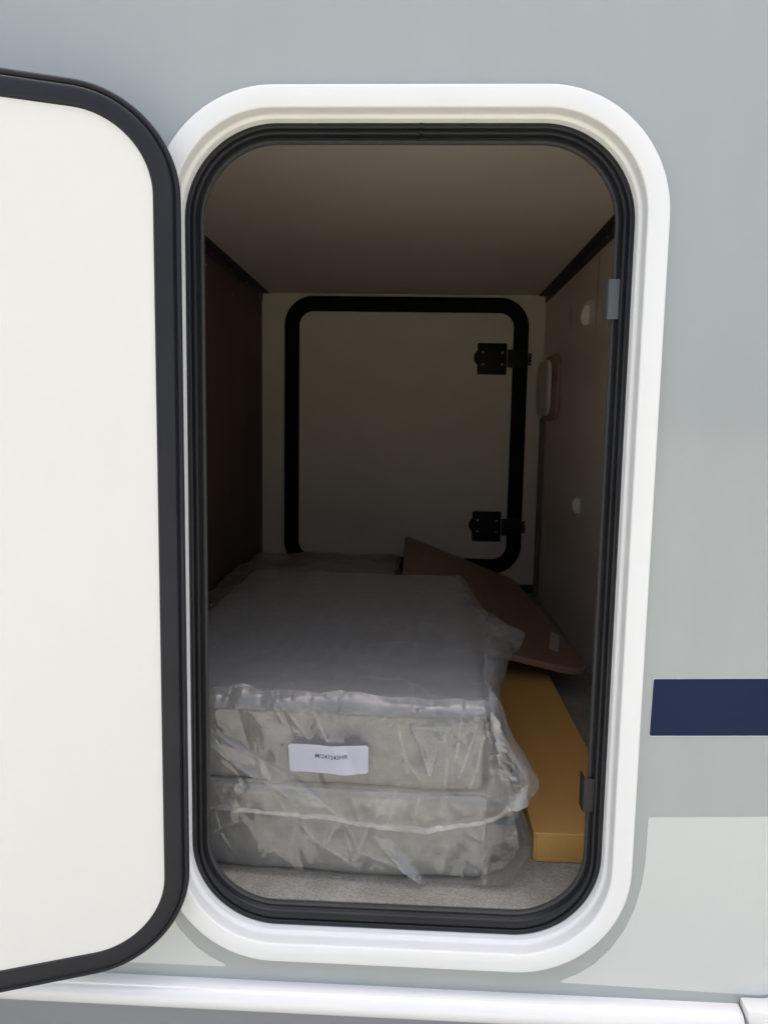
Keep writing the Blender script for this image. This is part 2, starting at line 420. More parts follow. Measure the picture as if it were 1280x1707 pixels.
# rubber seal, butt-jointed at the middle of the top
def seal():
    prof = smooth_profile([(.0006, .0385), (.0004, .0335), (-.0030, .0305), (-.0068, .0305), (-.0086, .0345), (-.0098, .0348), (-.0108, .0312), (-.0135, .0305), (-.0152, .0335), (-.0160, .0385), (-.0172, .0388), (-.0185, .0370), (-.0200, .0385), (-.0206, .043), (-.0204, .0455), (-.0150, .0465)], 2)
    bm = bmesh.new(); rings = []
    for off, y in prof:
        pts = densify(rrect(*RECT, RS, off, 26), 10)
        # cut at the top middle: rotate list so that it starts there
        i0 = 0
        for i in range(len(pts)):
            a, b_ = pts[i], pts[(i + 1) % len(pts)]
            if a[0] > .293 >= b_[0] and a[1] > .8: i0 = i + 1
        q = pts[i0:] + pts[:i0]
        zt = q[0][1]
        s = [(.2929, zt), (.288, zt)] + q + [(.30, zt), (.2927, zt)]
        rings.append((off, y, s))
    for k, (off, y, s) in enumerate(rings):
        row = []
        N = len(s)
        for j, (x, z) in enumerate(s):
            wob = .0006 * noise.noise(Vector((x * 9, k * .02, z * 9)))
            yy = y + wob
            if j == 0: z += -.0010 if off < -.012 else .0008; yy += .0012
            if j == N - 1: z += .0010; yy -= .0004
            if off < -.0112: z += .0068 * max(0, min(1, (.118 - z) / .09)) * min(1, (-off - .0112) / .005)
            row.append(bm.verts.new((x, yy, z)))
        rings[k] = row
    for A, B in zip(rings[:-1], rings[1:]):
        for j in range(len(A) - 1):
            bm.faces.new((A[j], A[j + 1], B[j + 1], B[j]))
    return obj('rubber_seal', bm, M_RUB, angle=60)
vp(seal())
# ribbed inner clip edge of the seal
def ribbed():
    bm = bmesh.new(); base = densify(rrect(*RECT, RS, -.0196, 26), .0022)
    base2 = []
    N = len(base); rows = []
    cxm, czm = W_ / 2, H_ / 2
    for j, (x, z) in enumerate(base):
        a = Vector(base[(j + 1) % N]) - Vector(base[j - 1]); a.normalize()
        nrm = Vector((-a.y, a.x))          # inward for ccw
        k = .00035 if j % 2 else -.00035
        row = []
        for o_, y in ((0, .0372), (.0012 + k, .0368), (.0026 + k, .0385), (.0030 + k, .0415), (.0026, .0445), (.0, .045)):
            row.append(bm.verts.new((x + nrm.x * o_, y, z + nrm.y * o_ + .0068 * max(0, min(1, (.118 - z) / .09)))))
        rows.append(row)
    for j in range(N):
        A, B = rows[j], rows[(j + 1) % N]
        for k in range(len(A) - 1):
            bm.faces.new((A[k], B[k], B[k + 1], A[k + 1]))
    o = obj('seal_lip', bm, M_RIB, angle=60)
    return o
vp(ribbed())

# catch plates hooked over the seal on the right
def catch(zc, h, m, top):
    bm = bmesh.new()
    add_box(bm, .5315, .5460, .0335, .0355, zc - h / 2, zc + h / 2, .0008)
    add_box(bm, .5312, .5334, .0358, .058, zc - h / 2, zc + h / 2, .0008)
    r = bm.verts[:]
    o = obj('catch_plate', bm, m)
    return o
c1 = vp(catch(.8545, .049, M_PLATE, True)); c1['label'] = 'pale grey upper catch plate'
c2 = vp(catch(.2050, .047, M_PLATED, False)); c2['label'] = 'dark lower catch plate'

# ------------------------------------------------------------------ open hatch door (hinged on the left, swung about 160 degrees)
door = bpy.data.objects.new('hatch_door', None); COL.objects.link(door)
vp(door); door.empty_display_size = .05
TH = math.radians(21)
# local door frame: x = 0 at hinge side edge, running negative away from it, y = 0 inner face, +y towards the outer skin
DX = Matrix.Translation((.0165, -.031, 0)) @ Matrix.Rotation(TH, 4, 'Z')
DR = (-.566, 0.0, -.008, 1.0725); RD = .118
def dsub(o):
    o.parent = door; o.matrix_parent_inverse = (Matrix.Translation(VL) @ Matrix.Identity(4)).inverted() if False else Matrix.Identity(4)
    return o
door.matrix_parent_inverse = Matrix.Translation(-VL)
rim_in = smooth_profile([(-.0325, .0035), (-.0317, .0006), (-.030, -.0008), (-.019, -.0016), (-.0112, -.0010), (-.0096, .0010), (-.0089, .0050), (-.0081, .0055), (-.0065, .0035), (-.0040, .0030), (-.0012, .0042), (.0, .0075), (.0, .016), (-.001, .021), (-.004, .024)], 2)
dsub(sweep('rubber_rim', DR, RD, rim_in, M_RUB2, n=26, xf=DX, angle=60))
pp = rrect(*DR, RD, -.0305, 20)
bmx = plate('inner_lining', pp, .0022, .010, M_PANEL, bev=0, xf=DX); dsub(bmx)
pp = rrect(*DR, RD, -.003, 20)
dsub(plate('outer_skin', pp, .012, .0265, M_GREY, bev=.0015, xf=DX))

# ------------------------------------------------------------------ locker interior
IX0, IX1, IZ0, IZ1, IY1 = -.3282, .7866, .030, 1.2078, 2.10
vp(box('locker_floor', (IX0 - .02, IX1 + .02, .0455, IY1 + .02, IZ0 - .03, IZ0), M_FLOOR))
vp(box('locker_ceiling', (IX0 - .02, IX1 + .02, .043, IY1 + .02, IZ1, IZ1 + .02), M_CEIL))
vp(box('locker_left_wall', (IX0 - .019, IX0, .0425, IY1, IZ0 + .0005, IZ1 - .0005), M_LEFT))
YZ = Matrix(((0, 1, 0, 0), (1, 0, 0, 0), (0, 0, 1, 0), (0, 0, 0, 1)))      # plate() x -> y, y -> x
def ell(cy, cz, a, b_, n_=40): return [(cy + a * math.cos(2 * PI * k / n_), cz + b_ * math.sin(2 * PI * k / n_)) for k in range(n_)]
GRIPS = [(1.341, 1.031, .097, .035), (1.350, .4585, .095, .0275)]
vp(plate('locker_right_wall', [(.0425, IZ0 + .0005), (IY1, IZ0 + .0005), (IY1, IZ1 - .0005), (.0425, IZ1 - .0005)], IX1, IX1 + .003, M_RIGHT, holes=[ell(*g)[::-1] for g in GRIPS], xf=YZ))
vp(box('wall_core', (IX1 + .026, IX1 + .03, .0425, IY1, IZ0 + .0005, IZ1 - .0005), M_RIGHT))
vp(box('locker_back_wall', (IX0 - .019, IX1 + .019, IY1, IY1 + .02, IZ0 + .0005, IZ1 - .0005), M_BACK))
vp(box('dark_foot_strip', (IX0 + .001, IX1 - .001, IY1 - .012, IY1 - .0005, IZ0 + .0005, IZ0 + .030), M_TRIM))  # low dark strip along the foot of the back wall

def screw(x, y, z, ax, parent, r=.0035):
    bm = bmesh.new(); disc(bm, (x, y, z), ax, r, .0014, 10)
    o = obj('screw', bm, M_SCREW); o.parent = parent; return o

# L profiles under the ceiling
def angle_trim(side):
    bm = bmesh.new()
    if side > 0:
        add_box(bm, IX1 - .0285, IX1 - .001, .06, IY1 - .002, IZ1 - .0035, IZ1 - .001)
        add_box(bm, IX1 - .0035, IX1 - .001, .06, IY1 - .002, IZ1 - .0300, IZ1 - .0040)
    else:
        add_box(bm, IX0 + .001, IX0 + .031, .06, IY1 - .002, IZ1 - .0035, IZ1 - .001)
        add_box(bm, IX0 + .001, IX0 + .0035, .06, IY1 - .002, IZ1 - .0300, IZ1 - .0040)
    o = vp(obj('angle_profile', bm, M_TRIM, smooth=False))
    for k in range(9):
        y = .2 + k * .23
        if side > 0: screw(IX1 - .0035, y, IZ1 - .016, (-1, 0, 0), o, .003)
        else: screw(IX0 + .0035, y, IZ1 - .016, (1, 0, 0), o, .003)
    return o
angle_trim(1); angle_trim(-1)
lw = [c for c in bpy.data.objects if c.name == 'locker_left_wall'][0]
for y, z in ((1.30, 1.150), (1.24, 1.085), (1.62, 1.120)): screw(IX0 + .0002, y, z, (1, 0, 0), lw, .004)

# hatch on the far side, seen from inside
OR_ = (-.236, .723, .105, 1.196); RO = .115
far = bpy.data.objects.new('far_hatch', None); COL.objects.link(far); vp(far)
def fsub(o): o.parent = far; return o
FY = IY1
prof = smooth_profile([(0, FY + .002), (0, FY - .012), (-.003, FY - .017), (-.025, FY - .019), (-.050, FY - .019), (-.056, FY - .016), (-.0585, FY - .010), (-.0585, FY + .002)], 1)
fsub(sweep('rubber_frame', OR_, RO, prof, M_BLKRUB, n=20))
fsub(plate('inner_lining', rrect(*OR_, RO, -.0575, 16), FY - .005, FY + .001, M_BACK))
fh_first = None
for zc in (.961, .2965):
    dxx = 0.0 if zc > .5 else -.0005
    bm = bmesh.new()
    add_box(bm, .526 + dxx, .641 + dxx, FY - .012, FY - .0052, zc - .061, zc + .061, .003)
    disc(bm, (.545 + dxx, FY - .0053, zc + .004), (0, -1, 0), .033, .006, 28)
    h = obj('hinge', bm, M_BLACK); fsub(h)
    bm = bmesh.new()
    add_box(bm, .642 + dxx, .716 + dxx, FY - .026, FY - .0192, zc - .034, zc + .034, .003)
    a = obj('hinge_arm', bm, M_BLACK); a.parent = far
    bm = bmesh.new()
    add_box(bm, .7245 + dxx, .738 + dxx, FY - .016, FY - .001, zc - .024, zc + .024, .006, 3)
    a = obj('hinge_knuckle', bm, M_BLACK); a.parent = far
    for k in range(3):
        bm = bmesh.new(); disc(bm, (.7315 + (k % 2) * .002, FY - .016, zc - .014 + .014 * k), (0, -1, 0), .003, .0012, 10)
        s_ = obj('screw', bm, M_SCREW); s_.parent = far
    for sx in (.548, .6235):
        for sz in (-.021, .024):
            bm = bmesh.new(); disc(bm, (sx + dxx, FY - .012 if sx > .56 else FY - .012, zc + sz), (0, -1, 0), .0042, .0016, 12)
            s_ = obj('screw', bm, M_SCREW); s_.parent = far
            bm = bmesh.new(); disc(bm, (sx + dxx, FY - .0137, zc + sz), (0, -1, 0), .0022, .0006, 10)
            s_ = obj('screw_recess', bm, M_BLACK); s_.parent = far

# grip recesses in the right wall
rw = [c for c in bpy.data.objects if c.name == 'locker_right_wall'][0]
for cy, cz, ga, gb in GRIPS:
    bm = bmesh.new()
    add_box(bm, IX1 + .0032, IX1 + .0258, cy + ga - .001, cy + ga + .006, cz - gb - .006, cz + gb + .006)
    add_box(bm, IX1 + .0032, IX1 + .0258, cy - ga - .006, cy - ga + .001, cz - gb - .006, cz + gb + .006)
    add_box(bm, IX1 + .0032, IX1 + .0258, cy - ga + .0012, cy + ga - .0012, cz - gb - .006, cz - gb - .001)
    add_box(bm, IX1 + .0032, IX1 + .0258, cy - ga + .0012, cy + ga - .0012, cz + gb + .001, cz + gb + .006)
    c = obj('grip_recess', bm, M_GRIP, rw, smooth=False)

# oblong lamp on the right wall near the far hatch, with its cable conduit
def oblong(name, y0, y1, z0, z1, x0, x1, m, parent, rnd):
    bm = bmesh.new()
    r = bmesh.ops.create_uvsphere(bm, u_segments=28, v_segments=18, radius=1)
    for v in bm.verts:
        p = v.co
        def se(a, e): return math.copysign(abs(a) ** e, a)
        v.co = Vector((x0 + (x1 - x0) * (.5 + .5 * se(p.x, rnd)), y0 + (y1 - y0) * (.5 + .5 * se(p.y, rnd)), z0 + (z1 - z0) * (.5 + .5 * se(p.z, .45))))
    return vp(obj(name, bm, m))
lamp = bpy.data.objects.new('wall_lamp', None); COL.objects.link(lamp); vp(lamp)
for nm, a in (('lamp_base', (1.72, 2.07, .722, .958, IX1 - .014, IX1 + .002, M_TAN)), ('lamp_shade', (1.80, 2.06, .738, .942, IX1 - .034, IX1 - .012, M_LAMP))):
    o = oblong(nm, a[0], a[1], a[2], a[3], a[4], a[5], a[6], None, .42); o.parent = lamp; o.matrix_parent_inverse = Matrix.Identity(4)
for yy in (2.02, 2.065):
    bm = bmesh.new(); disc(bm, (IX1 - .007, yy, IZ0 + .002), (0, 0, 1), .006, .70, 12)
    vp(obj('cable_conduit', bm, M_PIPE))

# ------------------------------------------------------------------ cardboard box
cb_ = thing('cardboard_box', 'long flat brown cardboard box lying beside the bagged cushions', 'box', (.566, .165, IZ0))
bm = bmesh.new()
CW, CL, CH, CT = .150, .86, .046, .0016
add_box(bm, -CW / 2, CW / 2, 0.0008, CL, 0.0008, CH - .0018, .0007, 1)
o = obj('carton', bm, M_CARD, cb_)
bm = bmesh.new(); add_box(bm, -CW / 2 - .0006, CW / 2 + .0006, -.0012, CL + .001, CH - .0016, CH + .0004, .0005, 1)
obj('lid', bm, M_CARD, cb_)
bm = bmesh.new(); add_box(bm, -CW / 2 + .0035, CW / 2 + .0008, -.0026, -.0013, .0012, CH - .0005, .0004, 1)
obj('end_flap', bm, M_CARD, cb_)
bm = bmesh.new(); add_box(bm, -CW / 2 + .0015, CW / 2 + .0008, -.0030, -.0005, CH - .0004, CH + .0008, .0003, 1)
obj('fold_edge', bm, M_CARDE, cb_)

# ------------------------------------------------------------------ loose table top
def board():
    N_, B_, A_, M_ = Vector((.745, .865, .099)), Vector((.64, 1.66, .152)), Vector((.262, 1.95, .272)), Vector((.514, .868, .150))
    # plane through N, M, A
    n = (M_ - N_).cross(A_ - N_).normalized()
    if n.z < 0: n = -n
    org = N_
    ex = (N_ - M_).normalized(); ey = n.cross(ex)
    def uv(p): d = p - org; return (d.dot(ex), d.dot(ey))
    corners = [uv(N_), uv(B_), uv(A_), uv(Vector((.262, 1.25, .22))), uv(Vector((.44, 1.08, .18))), uv(Vector((.455, .866, .165)))]
    rad = [.10, .04, .03, .03, .03, .02]
    pts = []
    K = len(corners)
    for i in range(K):
        p = Vector(corners[i]); a = (Vector(corners[i - 1]) - p).normalized(); b_ = (Vector(corners[(i + 1) % K]) - p).normalized()
        r = rad[i]
        for k in range(9):
            t = k / 8
            q = (p + a * r) * (1 - t) ** 2 + p * 2 * t * (1 - t) + (p + b_ * r) * t * t
            pts.append((q.x, q.y))
    Mx = Matrix(((ex.x, n.x, ey.x, 0), (ex.y, n.y, ey.y, 0), (ex.z, n.z, ey.z, 0), (0, 0, 0, 1)))
    t_ = thing('table_top', 'dark brown wooden table top lying tilted over the far end of the box', 'table top', tuple(org))
    plate('board', pts, -.0012, .0, M_BOARD, t_, xf=Mx)
    # edge band, slightly proud, with a rounded rim
    bm = bmesh.new()
    pr = [(0.0, -.0008), (.0008, -.0020), (.0011, -.005), (.0011, -.014), (.0006, -.0165), (-.001, -.0175)]
    N = len(pts); rows = []
    sgn = 1 if sum(pts[i][0] * pts[(i + 1) % N][1] - pts[(i + 1) % N][0] * pts[i][1] for i in range(N)) > 0 else -1
    for j in range(N):
        a = (Vector(pts[(j + 1) % N]) - Vector(pts[j - 1])).normalized()
        nn = Vector((a.y, -a.x)) * sgn
        rows.append([bm.verts.new((pts[j][0] + nn.x * o_, y, pts[j][1] + nn.y * o_)) for o_, y in pr])
    for j in range(N):
        A, B = rows[j], rows[(j + 1) % N]
        for k in range(len(A) - 1): bm.faces.new((A[k], B[k], B[k + 1], A[k + 1]))
    bm.transform(Mx)
    obj('edge_band', bm, M_BEDGE, t_)
    plate('underside', pts, -.0165, -.0130, M_BOARD, t_, xf=Mx)
    # pale raised patch on the board
    def onb(x, y):   # world x,y -> uv on the board plane
        z = org.z - (n.x * (x - org.x) + n.y * (y - org.y)) / n.z
        return uv(Vector((x, y, z)))
    q = [onb(.681, 1.13), onb(.701, 1.11), onb(.671, .965), onb(.652, .985)]
    plate('pale_patch', q[::-1], -.0002, .003, M_PALE_PATCH, t_, xf=Mx)
    return t_
board()

# ------------------------------------------------------------------ cushions and their polythene bags
def ridged(p, f, st=(1, 1, 1)):
    return abs(noise.noise(Vector((p.x * f * st[0], p.y * f * st[1], p.z * f * st[2]))))

def rbox(dims, r, step, disp=None, keep=None, layer=None):
    """rounded box as one dense mesh, displaced along its normal"""
    x0, x1, y0, y1, z0, z1 = dims
    c = Vector(((x0 + x1) / 2, (y0 + y1) / 2, (z0 + z1) / 2)); hx = Vector(((x1 - x0) / 2, (y1 - y0) / 2, (z1 - z0) / 2))
    bm = bmesh.new(); cache = {}
    lay = bm.verts.layers.float.new('film_layer_glint') if layer else None
    ltop = bm.verts.layers.float.new('film_top') if layer else None
    def vert(i, a, b_, s):
        p = [0, 0, 0]; p[i] = s; p[(i + 1) % 3] = a; p[(i + 2) % 3] = b_
        q = Vector((p[0] * hx.x, p[1] * hx.y, p[2] * hx.z))
        inner = Vector((max(-hx.x + r, min(hx.x - r, q.x)), max(-hx.y + r, min(hx.y - r, q.y)), max(-hx.z + r, min(hx.z - r, q.z))))
        d = q - inner
        nr = d.normalized() if d.length > 1e-9 else Vector((0, 0, 0))
        pos = c + inner + nr * r
        key = (round(q.x, 6), round(q.y, 6), round(q.z, 6))
        if key in cache: return cache[key]
        if disp: pos = disp(pos, nr)
        v = bm.verts.new(pos); cache[key] = v
        if layer:
            v[lay] = layer(pos, nr)
            v[ltop] = max(0, min(1, (nr.z - .45) / .5))
        return v
    for i in range(3):
        n1 = max(4, int(2 * hx[(i + 1) % 3] / step[(i + 1) % 3])); n2 = max(4, int(2 * hx[(i + 2) % 3] / step[(i + 2) % 3]))
        for s in (-1, 1):
            g = [[vert(i, -1 + 2 * a / n1, -1 + 2 * b_ / n2, s) for b_ in range(n2 + 1)] for a in range(n1 + 1)]
            for a in range(n1):
                for b_ in range(n2):
                    try: bm.faces.new((g[a][b_], g[a + 1][b_], g[a + 1][b_ + 1], g[a][b_ + 1]))
                    except ValueError: pass
    if keep:
        bmesh.ops.delete(bm, geom=[v for v in bm.verts if not keep(v.co)], context='VERTS')
    return bm

def cushion(name_label, dims, r=.015, askew=True):
    x0, x1, y0, y1, z0, z1 = dims
    t_ = thing('cushion', name_label, 'cushion', ((x0 + x1) / 2, (y0 + y1) / 2, z0))
    off = Matrix.Translation(-Vector(t_.location))
    def d(p, n_):
        q = p.copy()
        puff = .004 * max(0, 1 - ((p.x - (x0 + x1) / 2) / (x1 - x0) * 2) ** 4)
        q += n_ * (puff + .0035 * noise.noise(p * 9) + .0012 * noise.noise(p * 31) - .004)
        return q
    bm = rbox(dims, r, (.011, .02, .009), d)
    if askew: bm.transform(Matrix(((1, 0, 0, 0), (-.045, 1, 0, .045 * .4 - .011), (0, 0, 1, 0), (0, 0, 0, 1))))
    bm.transform(off)
    obj('cover', bm, M_FABRIC, t_, angle=80)
    return t_

CL1 = (-.122, .414, .1075, 1.00, .0315, .1655)
CL2 = (-.122, .410, .1075, 1.01, .1665, .2965)
CL3 = (-.300, .225, 1.16, 1.93, .034, .176)
cushion('grey suede cushion at the bottom of the bagged pair', CL1)
cushion('grey suede cushion on top of the bagged pair, behind the white sticker', CL2)
cushion('grey cushion lying farthest back, half hidden behind the bagged pair', CL3, askew=False)

SHEAR = Matrix(((1, 0, 0, 0), (-.045, 1, 0, .045 * .4 - .011), (0, 0, 1, 0), (0, 0, 0, 1)))   # the pair lies slightly askew
def gauss(a, s): return math.exp(-(a / s) ** 2)

def seg_dist(px, pz, a, b_):
    ax, az = a; bx, bz = b_
    dx, dz = bx - ax, bz - az; L2 = dx * dx + dz * dz
    t_ = max(0, min(1, ((px - ax) * dx + (pz - az) * dz) / L2))
    return math.hypot(px - ax - dx * t_, pz - az - dz * t_), t_

# (start, end, height, half width) of single folds in the film, x,z on the front
FOLDS = [
    ((0.394, 0.329), (0.412, 0.240), 0.0030, 0.0027),
    ((0.410, 0.296), (0.436, 0.193), 0.0042, 0.0045),
    ((0.392, 0.280), (0.368, 0.204), 0.0024, 0.0027),
    ((0.403, 0.273), (0.383, 0.181), 0.0030, 0.0027),
    ((0.419, 0.218), (0.400, 0.145), 0.0030, 0.0027),
    ((0.412, 0.238), (0.412, 0.178), 0.0024, 0.0027),
    ((0.301, 0.272), (0.351, 0.275), 0.0018, 0.0027),
    ((0.301, 0.272), (0.328, 0.204), 0.0024, 0.0027),
    ((0.351, 0.275), (0.330, 0.205), 0.0018, 0.0027),
    ((0.284, 0.233), (0.311, 0.198), 0.0018, 0.0027),
    ((0.280, 0.272), (0.296, 0.201), 0.0018, 0.0027),
    ((0.011, 0.252), (0.129, 0.186), 0.0030, 0.0027),
    ((0.129, 0.186), (0.205, 0.128), 0.0030, 0.0027),
    ((0.011, 0.231), (0.049, 0.201), 0.0030, 0.0027),
    ((0.049, 0.201), (0.124, 0.159), 0.0024, 0.0027),
    ((0.124, 0.159), (0.154, 0.158), 0.0018, 0.0027),
    ((0.012, 0.181), (0.033, 0.129), 0.0024, 0.0036),
    ((0.104, 0.311), (0.154, 0.246), 0.0018, 0.0036),
    ((0.161, 0.287), (0.201, 0.201), 0.0018, 0.0027),
    ((0.096, 0.313), (0.115, 0.270), 0.0018, 0.0036),
    ((0.115, 0.148), (0.122, 0.130), 0.0018, 0.0027),
    ((0.194, 0.151), (0.205, 0.128), 0.0024, 0.0018),
    ((0.219, 0.161), (0.228, 0.129), 0.0018, 0.0027),
    ((0.262, 0.163), (0.250, 0.130), 0.0018, 0.0027),
    ((0.283, 0.191), (0.271, 0.131), 0.0018, 0.0027),
    ((0.314, 0.174), (0.306, 0.136), 0.0018, 0.0027),
    ((0.351, 0.229), (0.344, 0.143), 0.0018, 0.0027),
    ((0.370, 0.301), (0.362, 0.230), 0.0024, 0.0027),
    ((0.425, 0.268), (0.459, 0.207), 0.0024, 0.0027),
    ((0.441, 0.197), (0.464, 0.191), 0.0030, 0.0027),
    ((0.437, 0.170), (0.460, 0.162), 0.0030, 0.0027),
]
FOLDS2 = [
    ((0.404, 0.135), (0.408, 0.036), 0.0024, 0.0027),
    ((0.421, 0.134), (0.408, 0.036), 0.0024, 0.0027),
    ((0.264, 0.085), (0.323, 0.030), 0.0030, 0.0027),
    ((0.241, 0.119), (0.226, 0.079), 0.0024, 0.0027),
    ((0.208, 0.118), (0.228, 0.079), 0.0024, 0.0027),
    ((0.228, 0.079), (0.291, 0.055), 0.0024, 0.0027),
    ((0.291, 0.055), (0.330, 0.027), 0.0030, 0.0027),
    ((0.192, 0.115), (0.180, 0.087), 0.0018, 0.0027),
    ((0.204, 0.111), (0.220, 0.065), 0.0018, 0.0036),
    ((0.054, 0.116), (0.011, 0.093), 0.0018, 0.0036),
    ((0.150, 0.095), (0.229, 0.052), 0.0018, 0.0036),
    ((0.384, 0.118), (0.397, 0.110), 0.0024, 0.0036),
    ((0.435, 0.107), (0.453, 0.121), 0.0024, 0.0027),
    ((0.141, 0.117), (0.159, 0.095), 0.0018, 0.0027),
]
def hA(x, z):
    h = 0
    for a, b_, A, w_ in FOLDS:
        d, t_ = seg_dist(x, z, a, b_)
        if d < w_ * 2.2: h += A * max(0, 1 - d / (w_ * 2.2)) ** 1.4 * (1 - .3 * t_)
    return h
def hB(x, z):
    h = 0
    for a, b_, A, w_ in FOLDS2:
        d, t_ = seg_dist(x, z, a, b_)
        if d < w_ * 2.2: h += A * max(0, 1 - d / (w_ * 2.2)) ** 1.3
    return h

def facets(p, size, st=(1, .7, .6), seed=0.0):
    """piecewise-flat crumples: taxicab cell distance in a turned frame"""
    q = Vector(((p.x * .82 + p.z * .57) * st[0], p.y * st[1], (p.z * .82 - p.x * .57) * st[2])) / size + Vector((seed, seed * 1.7, seed * .6))
    d = noise.voronoi(q, distance_metric='MANHATTAN')[0]
    return d[0]

def crinkle(p, amp):
    q = p + .012 * noise.noise_vector(p * 7)
    h = facets(q, .085) * .85 + facets(q, .034, (1.1, .8, .55), 4.3) * .34 + ridged(q, 9, (1, .6, .8)) * .5 + ridged(q + Vector((3, 1, 2)), 26, (1.3, .6, .5)) * .16
    return amp * h

# flat patches of film that lean outwards towards their lower end
PATCH = [([(.301, .276), (.351, .279), (.330, .205), (.321, .205)], .20), ([(.410, .298), (.421, .287), (.439, .206), (.425, .21)], .30),
         ([(.115, .318), (.123, .331), (.126, .298)], .4), ([(.155, .318), (.175, .322), (.170, .300)], .4), ([(.171, .311), (.181, .326), (.217, .322), (.192, .300)], .45),
         ([(.030, .312), (.04, .314), (.036, .294)], .4), ([(.433, .175), (.454, .192), (.464, .165), (.443, .140)], .35)]
PATCHB = [([(.246, .105), (.272, .102), (.327, .030), (.281, .058)], .15), ([(.190, .120), (.205, .118), (.190, .092)], .28), ([(.215, .085), (.228, .079), (.245, .066), (.212, .062)], .3)]
# doubled or whitened film, plus highlights of the sky painted in as milk: (polygon, amount)
LAYER_GLINT = [([(.011, .252), (.129, .186), (.205, .128), (.154, .145), (.124, .159), (.049, .201), (.011, .231)], .16),
         ([(.301, .274), (.351, .276), (.342, .238), (.33, .205), (.321, .21)], .12), ([(.410, .298), (.421, .287), (.439, .206), (.436, .192), (.425, .21)], .45),
         ([(.433, .157), (.454, .189), (.464, .198), (.464, .158), (.443, .134)], .28), ([(.226, .330), (.259, .335), (.415, .335), (.415, .292), (.311, .300), (.243, .308)], .15),
         ([(.17, .31), (.181, .33), (.217, .33), (.192, .302)], .2), ([(.246, .103), (.272, .1), (.307, .065), (.327, .029), (.281, .059), (.264, .077)], .24), ([(.404, .135), (.421, .134), (.408, .036)], .18),
         ([(.25, .165), (.30, .165), (.29, .14), (.25, .138)], .10)]
def layer_glint_amount(x, z, folds, lo, hi):
    v = 0
    for poly, am in LAYER_GLINT:
        N = len(poly); ins = False
        for i in range(N):
            (ax, az), (bx, bz) = poly[i], poly[i - 1]
            if (az > z) != (bz > z) and x < (bx - ax) * (z - az) / (bz - az) + ax: ins = not ins
        if ins: v = max(v, am * (.75 + .8 * noise.noise(Vector((x * 40, z * 40, am * 20)))))
    for a, b_, A, w_ in folds:
        d, _ = seg_dist(x, z, a, b_)
        if d < .0028: v = max(v, (1 - d / .0028) * (.14 + A * 60) * (.55 + 1.0 * abs(noise.noise(Vector((x * 60, z * 60, 3))))))
    return v
def patch_h(x, z, lst):
    best = 0
    for poly, sl_ in lst:
        d = 1e9; N = len(poly)
        zt = max(q[1] for q in poly)
        if z > zt + .002: continue
        for i in range(N):
            (ax, az), (bx, bz) = poly[i], poly[(i + 1) % N]
            L_ = math.hypot(bx - ax, bz - az)
            dd = ((bx - ax) * (z - az) - (bz - az) * (x - ax)) / L_    # >0 left of the edge
            d = min(d, -dd)                                           # polygons run clockwise
        if d > 0: best = max(best, sl_ * (zt - z) * min(1, d / .0035))
    return best

A_D = (-.139, .420, .0950, 1.030, .06, .3035)
def dispA(p, n_):
    q = p.copy()
    front = max(0, -n_.y); side = max(0, n_.x); top = max(0, n_.z)
    if side > .02:
        # loose film ballooning out near the front, and the pointed bag corner further back
        b1 = .048 * gauss(p.z - .185, .062) * gauss(p.y - .13, .16)
        rr = math.hypot((p.y - .46) / .26, (p.z - .296) / .075)
        b2 = .082 * max(0, 1 - rr) ** 1.5
        b3 = .02 * gauss(p.y - .7, .25)
        q.x += (b1 + b2 + b3) * side * (1 + .22 * noise.noise(p * 22))
        q.z += .02 * max(0, 1 - rr) * side
    if front > .2 and p.x > .35:
        q.x += .026 * gauss(p.z - .185, .06) * (p.x - .35) / .07 * front
    vis = max(front, .6 * side * (1 if p.y < .3 else 0))
    h = crinkle(p, .007 if front > .3 else (.009 if side > .3 else .0030))
    if vis > .2: h += (hA(q.x, q.z) + patch_h(q.x, q.z, PATCH)) * vis
    if top > .3:   # film loosely lying on top, waves near the front edge
        h += .005 * gauss(p.y - .11, .03) * abs(noise.noise(Vector((p.x * 24, 3, 0))))
        h += .003 * max(0, noise.noise(Vector((p.x * 3, p.y * 5, 1))))
    if front > .2 and top > .2: h += .012 * max(0, noise.noise(Vector((p.x * 26, p.z * 20, 7)))) * (1.3 if p.x < .2 else .6) + .006 * abs(noise.noise(Vector((p.x * 7, p.z * 30, 2))))
    q += n_ * h
    return q
def layA(p, n_):
    if n_.z > .93: return 0.0
    v = layer_glint_amount(p.x, p.z, FOLDS, 0, 1) if p.y < .2 else 0
    if n_.x > .4 and p.y <= .3: v += .07
    if n_.x > .5 and p.y > .3: v = .25 * max(0, noise.noise(p * 30)) 
    return v
def layB(p, n_):
    return layer_glint_amount(p.x, p.z, FOLDS2, 0, 1) if p.y < .2 and abs(n_.z) < .9 else 0.0
def hemz(x, y): return .131 + .006 * math.sin(x * 13 + .6) + .004 * noise.noise(Vector((x * 14, y * 10, 0))) + max(0, x - .33) * .22
bagA = thing('plastic_bag', 'clear crinkled plastic bag over the upper cushion with a white sticker on its front', 'plastic bag', (.14, .56, .297), 'clear plastic bags around the cushions')
offA = Matrix.Translation(-Vector(bagA.location)) @ SHEAR
bm = rbox(A_D, .024, (.0021, .007, .0020), dispA, keep=lambda c: c.z > hemz(c.x, c.y), layer=layA)
edge = [e for e in bm.edges if len(e.link_faces) == 1]
for v in {v for e in edge for v in e.verts}:
    v.co.z = hemz(v.co.x, v.co.y)
bm.transform(offA); obj('film', bm, M_FILM, bagA, angle=28)
